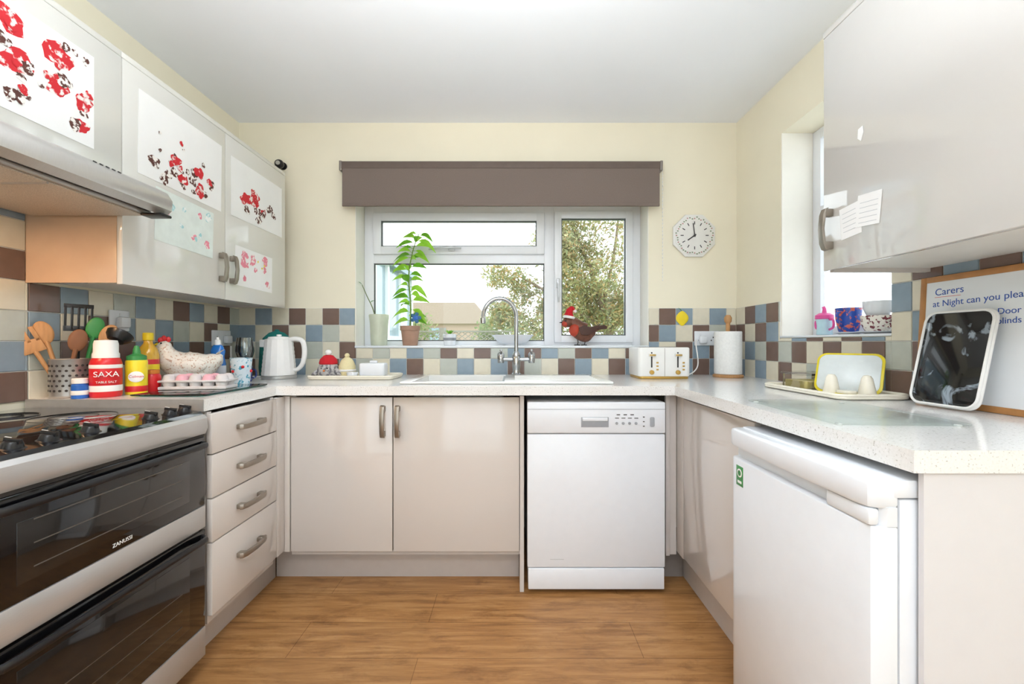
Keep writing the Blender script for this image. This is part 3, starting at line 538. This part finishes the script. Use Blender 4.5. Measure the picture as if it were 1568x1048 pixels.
b=B('knitted_egg_cosy'); M=T(-.965,2.19,W+.007); b.lathe([(0,0),(.04,0),(.047,.02),(.045,.05),(.034,.075),(0,.08)],kn,M@Sc(1.15,1.15,1)); b.lathe([(.036,.068),(.04,.075),(.036,.095),(.02,.115),(0,.12)],kr,M@Sc(1.15,1.15,1)); b.ball((0,0,.13),.016,whitem,M); b.ball((-.015,-.048,.05),.004,blackp,M,seg=8); b.ball((.015,-.048,.05),.004,blackp,M,seg=8); b.ball((0,-.052,.038),(.005,.01,.005),mat('carrot','#e0762a',.7),M,seg=8)
for e in (-1,1): b.tube([(e*.04,0,.04),(e*.062,-.02,.02),(e*.066,-.03,.012)],[.014,.013,.010],kn,M,smooth=3)
b.done()
b=B('knitted_egg_cosy'); M=T(-.875,2.21,W+.007); b.lathe([(0,0),(.04,0),(.044,.02),(.042,.06),(.03,.09),(.012,.105),(0,.107)],ky,M); b.ball((0,0,.114),.013,ky,M); b.lathe([(.043,.03),(.046,.036),(.043,.042)],whitem,M); b.done()
b=B('butter_dish'); M=T(-.735,2.21,W+.007); b.rbox(-.075,.075,-.045,.045,0,.008,white,.012,M); b.rbox(-.066,.066,-.038,.038,.009,.075,white,.012,M,bv=.008); b.box(-.02,.02,-.008,.008,.074,.088,white,.005,M); b.done()
b=B('small_ramekin'); M=T(-.825,2.15,W+.007); b.lathe([(0,0),(.024,0),(.028,.03),(.025,.03),(.021,.005),(0,.004)],white,M,20) ; b.done()
# ------------------------------------------------------------------ sill items
b=B('ceramic_vase'); vg=mat('vase_celadon','#c6ccb8',.3,var=.08,scale=12); M=T(-.815,2.55,SILL+.0005); b.lathe([(0,0),(.045,0),(.048,.006),(.05,.05),(.053,.13),(.06,.182),(.058,.188),(.053,.182),(.046,.12),(0,.02)],vg,M)
b.tube([(0,0,.02),(-.03,0,.2),(-.07,-.01,.30),(-.10,-.01,.37)],[.003,.003,.0025,.002],mat('twig','#6d7a4a',.8),M,smooth=4,seg=6); b.leaf(tuple(M@Vector((-.10,-.01,.37))),(-.4,0,.4),.05,.02,green); b.leaf(tuple(M@Vector((-.05,-.01,.26))),(.6,0,.5),.04,.018,green); b.done()
b=B('potted_plant'); M=T(-.62,2.53,SILL+.0005); pot=mat('terracotta_dusky','#a98672',.7,var=.08); b.lathe([(0,0),(.042,0),(.044,.004),(.054,.09),(.059,.092),(.060,.118),(.055,.118),(.053,.1),(0,.1)],pot,M); b.lathe([(0,.1),(.05,.102)],mat('soil','#3c2c22',.95),M)
stem=mat('stem_green','#6f8f3c',.7); lf=mat('leaf_green','#a5d84a',.4,var=.15,scale=12,transl=.5); lf2=mat('leaf_deep','#78b536',.4,var=.2,scale=12,transl=.5)
base=M@Vector((0,0,.1)); sp=[base,base+Vector((.005,-.01,.15)),base+Vector((-.005,-.015,.32)),base+Vector((.02,-.015,.47)),base+Vector((.055,-.015,.57))]
b.tube(sp,[.005,.0045,.004,.003,.002],stem,smooth=6,seg=8); cp=cr(sp,10)
for k in range(40):
    t_=.10+.90*k/39; p=cp[int(t_*(len(cp)-1))]; a=k*2.4; L_=R.uniform(.075,.115)*(1.0 if t_<.92 else .75)
    d=Vector((math.cos(a),.2*math.sin(a)-.1,R.uniform(-.1,.5))); s_=p+d.normalized()*.015
    b.tube([p,s_],.0015,stem,seg=5); b.leaf(tuple(s_),d,L_,L_*.5,lf if k%3 else lf2,R.uniform(.35,.9),nrm=(0,-.7,.7))
b.ball((.045,-.05,.165),(.02,.006,.02),blue,M,seg=10); b.tube([(.045,-.045,.16),(.035,-.03,.1)],.0015,stem,M,seg=5)
for k in range(5): b.ball((.045+.022*math.cos(k*1.257),-.052,.165+.022*math.sin(k*1.257)),(.012,.005,.012),mat('petal_blue','#3f6a8f',.7),M,seg=10)
b.done()
b=B('small_potted_plant'); M=T(-.385,2.56,SILL+.0005); b.lathe([(0,0),(.032,0),(.034,.004),(.041,.068),(.038,.07),(.03,.06),(0,.058)],white,M); b.lathe([(.0365,.03),(.0405,.033),(.0405,.045),(.0378,.048)],mat('pot_band','#8b8f94',.5),M)
for k in range(12): a=k*2.4; b.leaf(tuple(M@Vector((0,0,.06))),(math.cos(a),math.sin(a),1.3),.05,.012,lf2,.1)
b.done()
b=B('serving_bowl'); M=T(.0,2.555,SILL+.0005); b.lathe([(0,0),(.045,0),(.045,.006),(.09,.02),(.13,.065),(.127,.065),(.085,.024),(0,.012)],white,M@Sc(1,.5,1)); b.done()
# robin
b=B('robin_ornament'); rb_=mat('robin_brown','#6d4433',.55,var=.25,scale=60); rr_=mat('robin_red','#b0402a',.6,var=.15,scale=60); M=T(.405,2.54,SILL+.0005)
b.tube([(-.065,0,.125),(-.045,0,.14),(-.02,0,.118),(.01,0,.09),(.04,0,.075),(.075,0,.085),(.1,0,.098),(.15,0,.115)],[.024,.036,.045,.058,.055,.032,.014,.005],rb_,M,smooth=5,seg=20,flat=.62)
b.ball((-.028,-.004,.095),(.036,.036,.042),rr_,M); b.ball((-.068,0,.142),(.034,.028,.032),rb_,M)
b.ball((-.085,0,.132),(.022,.027,.02),rr_,M)
b.lathe([(.007,0),(.004,.014),(0,.026)],blackp,M@T(-.098,0,.14)@Rt(-92,'Y'),10); b.ball((-.085,-.025,.15),.005,blackp,M,seg=8)
b.prism([(-.01,.105),(.02,.122),(.06,.11),(.12,.125),(.09,.085),(.045,.06),(.005,.065)],.036,.042,mat('robin_wing','#4a2f26',.6),M@Rt(90,'X'),.002)
b.prism([(.08,.095),(.165,.1),(.17,.115),(.15,.125),(.09,.11)],-.01,.01,MC['robin_wing'],M@Rt(90,'X'),.002)
for e in (-.012,.03): b.tube([(e,0,.05),(e+.005,0,.02),(e,-.005,.004)],.003,blackp,M,seg=6); b.tube([(e-.02,-.01,.003),(e,-.005,.004),(e+.015,-.004,.003)],.0028,blackp,M,seg=6)
b.lathe([(.034,0),(.038,.007),(.034,.016)],whitem,M@T(-.064,0,.163)@Rt(10,'Y')); b.tube([(-.064,0,.17),(-.06,0,.205),(-.045,0,.228),(-.03,0,.215)],[.033,.022,.012,.006],kr,M,smooth=4); b.ball((-.026,0,.208),.011,whitem,M); b.done()
# toaster
b=B('toaster'); M=T(.79,2.27,W); tw=mat('toaster_white','#edece9',.22,var=.01,coat=.3)
b.rbox(-.135,.135,-.10,.10,.012,.165,tw,.02,M,bv=.008); b.rbox(-.13,.13,-.095,.095,0,.014,mat('toaster_base','#c9a45a',.3,.8),.02,M)
for e in (-.068,.068):
    b.box(e-.045,e+.045,-.065,-.035,.1635,.166,dark,0,M); b.box(e-.045,e+.045,.035,.065,.1635,.166,dark,0,M)
    b.box(e-.0035,e+.0035,-.1015,-.099,.06,.14,dark,0,M); b.box(e-.018,e+.018,-.118,-.1,.118,.132,tw,.004,M); b.box(e-.016,e+.016,-.1195,-.118,.121,.129,MC['toaster_base'],.001,M)
    b.lathe([(0,0),(.012,0),(.011,.01),(0,.011)],MC['toaster_base'],M@frame((e,-.1,.035),(1,0,0),(0,0,1),(0,-1,0)),20)
    for k in range(3): b.box(e+.024,e+.036,-.1018,-.1,.045+k*.018,.053+k*.018,MC['toaster_base'],.001,M)
b.box(-.001,.001,-.1008,-.0998,.015,.16,nickel,0,M)
b.tube([(.13,.06,.03),(.2,.08,.01),(.26,.1,.06),(.285,.18,.18),(.30,.20,.205)],.0035,whitem,M,smooth=6,seg=8); b.done()
b=B('kitchen_roll_holder'); M=T(1.185,2.30,W); b.lathe([(0,0),(.075,0),(.077,.004),(.077,.012),(.07,.016),(0,.016)],woodl,M); b.tube([(0,0,.01),(0,0,.3)],.011,woodl,M); b.lathe([(.011,.295),(.018,.305),(.02,.325),(.012,.34),(0,.342)],woodl,M)
b.lathe([(.02,.018),(.068,.018),(.07,.022),(.07,.246),(.068,.25),(.02,.25),(.02,.018)],mat('tissue_paper','#eeeeec',.95,bump=.5,scale=90),M); b.done()
Z2=rz0+.0085
b=B('baby_beaker'); M=T(1.41,1.89,Z2); pk=mat('beaker_pink','#e0559b',.35); b.lathe([(0,0),(.028,0),(.031,.004),(.028,.04),(.033,.075),(0,.076)],mat('beaker_blue','#bfe0ea',.2),M); b.lathe([(.034,.072),(.036,.075),(.035,.09),(.02,.1),(0,.101)],pk,M); b.tube([(0,0,.098),(0,0,.12),(-.005,0,.128)],[.01,.007,.006],pk,M)
for e in (-1,1): b.tube([(0,e*.03,.07),(0,e*.052,.065),(0,e*.052,.035),(0,e*.03,.025)],.005,pk,M,smooth=4)
b.done()
pat=mat('cup_pattern','#f0ebe2',.2,h2='#7a3d46',scale=75,thr=(.54,.58)); pat2=mat('cup_pattern_blue','#2f4fa8',.2,h2='#d0685a',scale=60,thr=(.52,.56))
def mug(name,M,m,r=.042,h=.08,ang=0):
    b=B(name); b.lathe([(0,0),(r*.7,0),(r*.75,.004),(r*.95,h*.5),(r,h),(r*.94,h),(r*.88,h*.5),(r*.65,.008),(0,.007)],m,M); q=M@Rt(ang,'Z'); b.tube([(r*.95,0,h*.82),(r*1.5,0,h*.75),(r*1.45,0,h*.35),(r*.85,0,h*.25)],.005,m,q,smooth=5); b.done()
mug('patterned_teacup',T(1.42,1.625,Z2+.011),pat,.055,.06,-95); mug('patterned_mug',T(1.41,1.755,Z2+.011),pat2,.046,.10,200)
b=B('saucer'); b.lathe([(0,0),(.035,0),(.04,.003),(.07,.009),(.069,.0105),(.035,.006),(0,.005)],white,T(1.418,1.625,Z2)); b.done()
b=B('saucer'); b.lathe([(0,0),(.03,0),(.035,.003),(.052,.009),(.051,.0105),(.035,.006),(0,.005)],white,T(1.41,1.755,Z2)); b.done()
mug('teacup',T(1.42,1.625,Z2+.072)@T(0,0,0),white,.048,.055,-60)
# ------------------------------------------------------------------ right worktop
b=B('food_tray'); M=T(1.195,1.585,W); b.rbox(-.115,.115,-.21,.21,0,.005,cream,.03,M)
rp=[]
for cx_,cy_,a0_ in ((.085,.18,0),(-.085,.18,90),(-.085,-.18,180),(.085,-.18,270)):
    for k in range(7): a=math.radians(a0_+15*k); rp.append((cx_+.034*math.cos(a),cy_+.034*math.sin(a),.014))
b.tube(rp+[rp[0]],.006,cream,M,seg=8); b.tube([(p[0],p[1],.007) for p in rp]+[(rp[0][0],rp[0][1],.007)],.005,cream,M,seg=8); b.done()
b=B('glass_food_container'); M=T(1.195,1.695,W+.0055); b.rbox(-.06,.06,-.072,.072,0,.055,glass,.015,M); b.rbox(-.052,.052,-.064,.064,.003,.032,mat('sandwich_filling','#eadfb8',.8,h2='#cfc27e',scale=30),.01,M); b.rbox(-.066,.066,-.078,.078,.056,.064,glass,.015,M); b.done()
b=B('yellow_rimmed_plate'); M=frame((1.195,1.50,W+.0065),(.6,-.8,0),(.294,.2205,.930),(-.744,-.558,.367)); yl=mat('plate_yellow','#ddca2b',.3)
b.rbox(-.10,.10,0,.155,-.006,.0,yl,.03,M); b.rbox(-.092,.092,.008,.147,.0001,.002,mat('plate_face','#d5dcdc',.2,coat=.3),.026,M); b.done()
for (X,Y) in ((1.125,1.475),(1.20,1.415)):
    b=B('egg_cup'); b.lathe([(0,0),(.026,0),(.027,.004),(.022,.03),(.016,.062),(.010,.072),(0,.074)],cream,T(X,Y,W+.0055),20); b.done()
b=B('soap_dish'); M=T(1.13,1.415,W+.0055); b.rbox(-.022,.022,-.03,.03,0,.012,yl,.012,M); b.rbox(-.02,.02,-.027,.027,.012,.022,cream,.012,M); b.done()
b=B('glass_chopping_board'); M=T(.89,1.135,W)@Rt(-3,'Z'); b.rbox(-.15,.15,-.2,.2,.003,.008,boardg,.015,M)
for x in (-.13,.13):
    for y in (-.18,.18): b.lathe([(0,0),(.007,0),(.007,.003),(0,.003)],whitem,M@T(x,y,0),10)
b.done()
b=B('whiteboard'); M=frame((1.298,1.345,W),(0,-1,0),(.05,0,.9987),(-.9987,0,.05)); w_,h_=.55,.395; wf=mat('board_frame_wood','#b07c49',.5,var=.15,scale=20)
b.box(.0,w_,0,h_,-.008,-.003,brown,0,M); b.box(.012,w_-.012,.012,h_-.012,-.003,.001,mat('whiteboard_face','#e6e9ec',.15,var=.005),0,M)
for a in ((0,.018,0,h_),(w_-.018,w_,0,h_),(.018,w_-.018,0,.018),(.018,w_-.018,h_-.018,h_)): b.box(a[0],a[1],a[2],a[3],-.008,.004,wf,.002,M)
bi=mat('marker_blue','#3357a8',.6)
for tx_,u,v,sz in (('Carers',.045,.335,.030),('at Night can you please',.04,.300,.027),('Door',.215,.266,.024),('blinds',.215,.240,.024)): b.text(tx_,sz,bi,M@T(u,v,.0012)@Rt(2,'Z'),.0003)
b.box(.045,.12,.329,.3302,.001,.0016,red,0,M); b.done()
b=B('picture_tray'); M=frame((1.226,1.292,W+.0045),(.04,-.9992,0),(.215,.0086,.9766),(-.9758,-.0391,.2152)); tb_=mat('tray_print_reflections','#0d0e11',.08,h2='#8d98a3',scale=11,thr=(.56,.63),coat=.5,dist=1.8)  # pale streaks paint reflections into the dark print
w2=.188
b.rbox(0,w2,0,.285,-.004,.004,whitem,.03,M,bv=.003)
rp=[]
for cx_,cy_,a0_ in ((w2-.035,.25,0),(.035,.25,90),(.035,.035,180),(w2-.035,.035,270)):
    for k in range(7): a=math.radians(a0_+15*k); rp.append((cx_+.03*math.cos(a),cy_+.03*math.sin(a),.007))
b.tube(rp+[rp[0]],.0035,whitem,M,seg=8); b.rbox(.006,w2-.006,.006,.279,.004,.0055,tb_,.025,M); b.done()
# ------------------------------------------------------------------ added fill lights, hood bulb
b=B('rear_fill_light'); X,Y=-.1,-.8; b.lathe([(0,0),(.20,0),(.21,-.01),(.21,-.03),(.20,-.035)],whitem,T(X,Y,ZC),40); b.lathe([(.20,-.03),(.17,-.05),(0,-.058)],mat('fill_diffuser','#fdfdff',.6,emit=2.0),T(X,Y,ZC),40); o=b.done()  # unseen fill light added behind camera, shaped as a ceiling fitting
l=D.lights.new('rear_fill_area','AREA'); l.shape='DISK'; l.size=.6; l.energy=23; l.color=(.90,.95,1); lo=D.objects.new('rear_fill_area',l); lo.parent=o; lo.location=(0,0,-.04); S.collection.objects.link(lo)
b=B('ceiling_uplight_fill'); X,Y,Z=-.1,.42,1.66  # uplight added out of frame to brighten the ceiling, shaped as a bowl pendant
b.lathe([(0,-.03),(.10,-.02),(.17,.01),(.20,.05),(.205,.05),(.175,.003),(.10,-.028),(0,-.038)],whitem,T(X,Y,Z),40); b.lathe([(0,0),(.05,0),(.05,-.02),(0,-.02)],whitem,T(X,Y,ZC),24)
for k in range(3): a=k*2.094; b.tube([(X+.195*math.cos(a),Y+.195*math.sin(a),Z+.05),(X,Y,ZC-.01)],.0015,steel,seg=6)
o=b.done()
l=D.lights.new('uplight_fill_area','AREA'); l.shape='DISK'; l.size=.3; l.energy=44; l.color=(.90,.95,1); lo=D.objects.new('uplight_fill_area',l); lo.location=(X,Y,Z+.055); lo.rotation_euler=(math.pi,0,0); S.collection.objects.link(lo); lo.parent=o; lo.matrix_parent_inverse=Matrix.Translation(-o.location)
l=D.lights.new('hood_bulb','AREA'); l.size=.08; l.energy=3.6; l.color=(1,.58,.3); lo=D.objects.new('hood_bulb',l); lo.location=(-1.53,.97,1.50); S.collection.objects.link(lo); lo.parent=D.objects['cooker_hood']; lo.matrix_parent_inverse=Matrix.Translation(-D.objects['cooker_hood'].location)
# ------------------------------------------------------------------ exterior
b=B('garden_ground'); b.box(-30,30,2.75,60,-.4,-.3,mat('lawn','#9aae74',.95,var=.2,scale=3)); b.box(-30,30,-30,YF-.25,-.4,-.12,mat('bounce_slab','#dedcd8',.9)); b.done()  # unseen slab behind camera, made pale to bounce light up to the ceiling
def leafcloud(name,cl,n,sz,m,trunk=None):
    V=[];F=[]
    tot=sum(c[3]**2 for c in cl)
    for (x,y,z_,r) in cl:
        for _ in range(int(n*r*r/tot)):
            d=Vector((R.gauss(0,1),R.gauss(0,1),R.gauss(0,1))).normalized()*r*R.uniform(.35,1)
            p=Vector((x,y,z_))+d; s=sz*R.uniform(.6,1.3); a=Vector((R.gauss(0,1),R.gauss(0,1),R.gauss(0,1))).normalized(); c=a.orthogonal().normalized()
            k=len(V); V+= [p-a*s,p-c*s*.45,p+a*s,p+c*s*.45]; F.append((k,k+1,k+2,k+3))
    me=D.meshes.new(name+'_leaves'); me.from_pydata(V,[],F); me.materials.append(m)
    b=B(name); b.mats.append(m)
    b.bm.from_mesh(me); D.meshes.remove(me)
    bk=mat('bark','#8d7c6c',.95,var=.2)
    if trunk:
        for pth,rad in trunk: b.tube(pth,rad,bk,smooth=4,seg=8)
    b.done()
def leafmat(name,cols):
    m=D.materials.new(name); m.use_nodes=True; nt=m.node_tree; p=nt.nodes['Principled BSDF']; g=nt.nodes.new('ShaderNodeNewGeometry'); r=nt.nodes.new('ShaderNodeValToRGB'); e=r.color_ramp.elements
    e[0].color=lin(cols[0]); e[1].color=lin(cols[-1])
    for i,c in enumerate(cols[1:-1]): k=e.new((i+1)/(len(cols)-1)); k.color=lin(c)
    nt.links.new(g.outputs['Random Per Island'],r.inputs['Fac']); nt.links.new(r.outputs[0],p.inputs['Base Color']); p.inputs['Roughness'].default_value=.6
    addtransl(nt,p,r.outputs[0],.45); return m
aut=leafmat('autumn_leaves',['#8e9a70','#a9b080','#c6bf8e','#98a277','#d0a873','#b3b98f']); hed=leafmat('hedge_leaves',['#879a68','#9dab78','#b3b288'])
cl=[]
for k in range(46):
    x=R.uniform(.4,2.9); zt_=3.7-.35*abs(x-1.8)**1.5; cl.append((x,R.uniform(6.4,7.8),R.uniform(1.3,zt_),R.uniform(.25,.45)))
for k in range(26):
    x=R.uniform(-.35,.8); cl.append((x,R.uniform(6.6,7.2),R.uniform(1.35,2.35+.5*(x+.35)),R.uniform(.14,.26)))
tr=[([(1.7,7,-.35),(1.65,7,.8),(1.5,7,1.7),(1.2,7,2.6),(.9,7,3.2)],[.10,.08,.05,.03,.01]),([(1.6,7,1.2),(2.1,7.1,2),(2.5,7,2.9)],[.05,.035,.01]),([(1.55,7,1.3),(.8,6.9,1.8),(.1,6.9,2.2)],[.05,.03,.01]),([(1.5,7,1.7),(1.7,7,2.6),(1.8,7,3.5)],[.04,.025,.01])]
leafcloud('garden_tree',cl,36000,.036,aut,tr)
leafcloud('garden_hedge',[(R.uniform(-2.3,3.5),R.uniform(8.8,9.6),R.uniform(.0,1.45),R.uniform(.3,.5)) for _ in range(40)],14000,.05,hed)
b=B('garden_fence'); fm=mat('fence_grey','#a69f96',.9,var=.15)
for k in range(60): b.box(-3+k*.125,-2.885+k*.125,8.0,8.02,-.3,1.12,fm)
for k in range(-25,48): b.tube([(k*.12,8.0,1.14),(k*.12+.22,8.0,1.30)],.008,fm,seg=5); b.tube([(k*.12+.22,8.005,1.14),(k*.12,8.005,1.30)],.008,fm,seg=5)
b.box(-3.6,6,7.98,8.03,1.30,1.33,fm); b.box(-3.6,6,7.98,8.03,1.11,1.14,fm)
for k in range(5): b.box(-3.4+k*2,-3.3+k*2,7.97,8.06,-.3,1.38,fm)
b.done()
b=B('neighbour_conservatory'); cw=mat('render_white','#d5dde4',.8); cg=mat('conservatory_glass','#93a7b5',.1)
b.box(-5,-1.78,5.2,5.3,-.3,2.2,cw); b.box(-1.86,-1.78,5.3,7.4,-.3,1.2,cw); b.prism([(-5,2.2),(-1.7,2.2),(-1.7,2.3),(-2.4,2.75),(-5,2.95)],-7.4,-5.15,mat('roof_bluegrey','#93a6b6',.5),Rt(90,'X'))
for k in range(4): b.box(-1.87,-1.76,5.2+k*.7,5.28+k*.7,-.3,2.2,upvc)
b.box(-1.82,-1.8,5.3,7.4,1.2,2.2,cg)
for k in range(3): b.box(-1.95-k*.5,-1.9-k*.5,5.16,5.22,.9,2.1,upvc)
b.box(-3.4,-1.9,5.18,5.2,1.0,2.05,cg); b.box(-3.4,-1.9,5.16,5.22,1.6,1.66,upvc); b.done()
b=B('distant_house'); b.box(-6.5,-1.2,20,25,-.3,2.1,mat('house_brick','#b39a8b',.9)); b.prism([(-1.0,2.0),(-6.7,2.0),(-5.8,3.0),(-1.8,3.0)],-25,-19.8,mat('roof_tile','#a8958a',.9,var=.1),Rt(90,'X')); b.box(-4,-3.2,19.95,20,1.0,1.8,cg); b.done()
# ------------------------------------------------------------------ world
w=D.worlds.new('overcast_sky'); S.world=w; w.use_nodes=True; nt=w.node_tree; bg=nt.nodes['Background']
tcn=nt.nodes.new('ShaderNodeTexCoord'); n=nt.nodes.new('ShaderNodeTexNoise'); n.inputs['Scale'].default_value=1.5; r=nt.nodes.new('ShaderNodeValToRGB'); r.color_ramp.elements[0].color=(.84,.92,1,1); r.color_ramp.elements[1].color=(.95,.975,1,1)
nt.links.new(tcn.outputs['Generated'],n.inputs['Vector']); nt.links.new(n.outputs['Fac'],r.inputs['Fac']); nt.links.new(r.outputs[0],bg.inputs['Color']); bg.inputs['Strength'].default_value=3.0
# ------------------------------------------------------------------ camera
cam=D.cameras.new('camera'); co=D.objects.new('camera',cam); S.collection.objects.link(co); co.location=(0,0,1.1); co.rotation_euler=(math.radians(90),0,0); cam.sensor_width=36; cam.lens=36*640/1568; cam.clip_start=.02; S.camera=co
cam.shift_x=-.0006; cam.shift_y=.0006
S.view_settings.view_transform='Standard'; S.view_settings.look='None'; S.view_settings.exposure=0.1
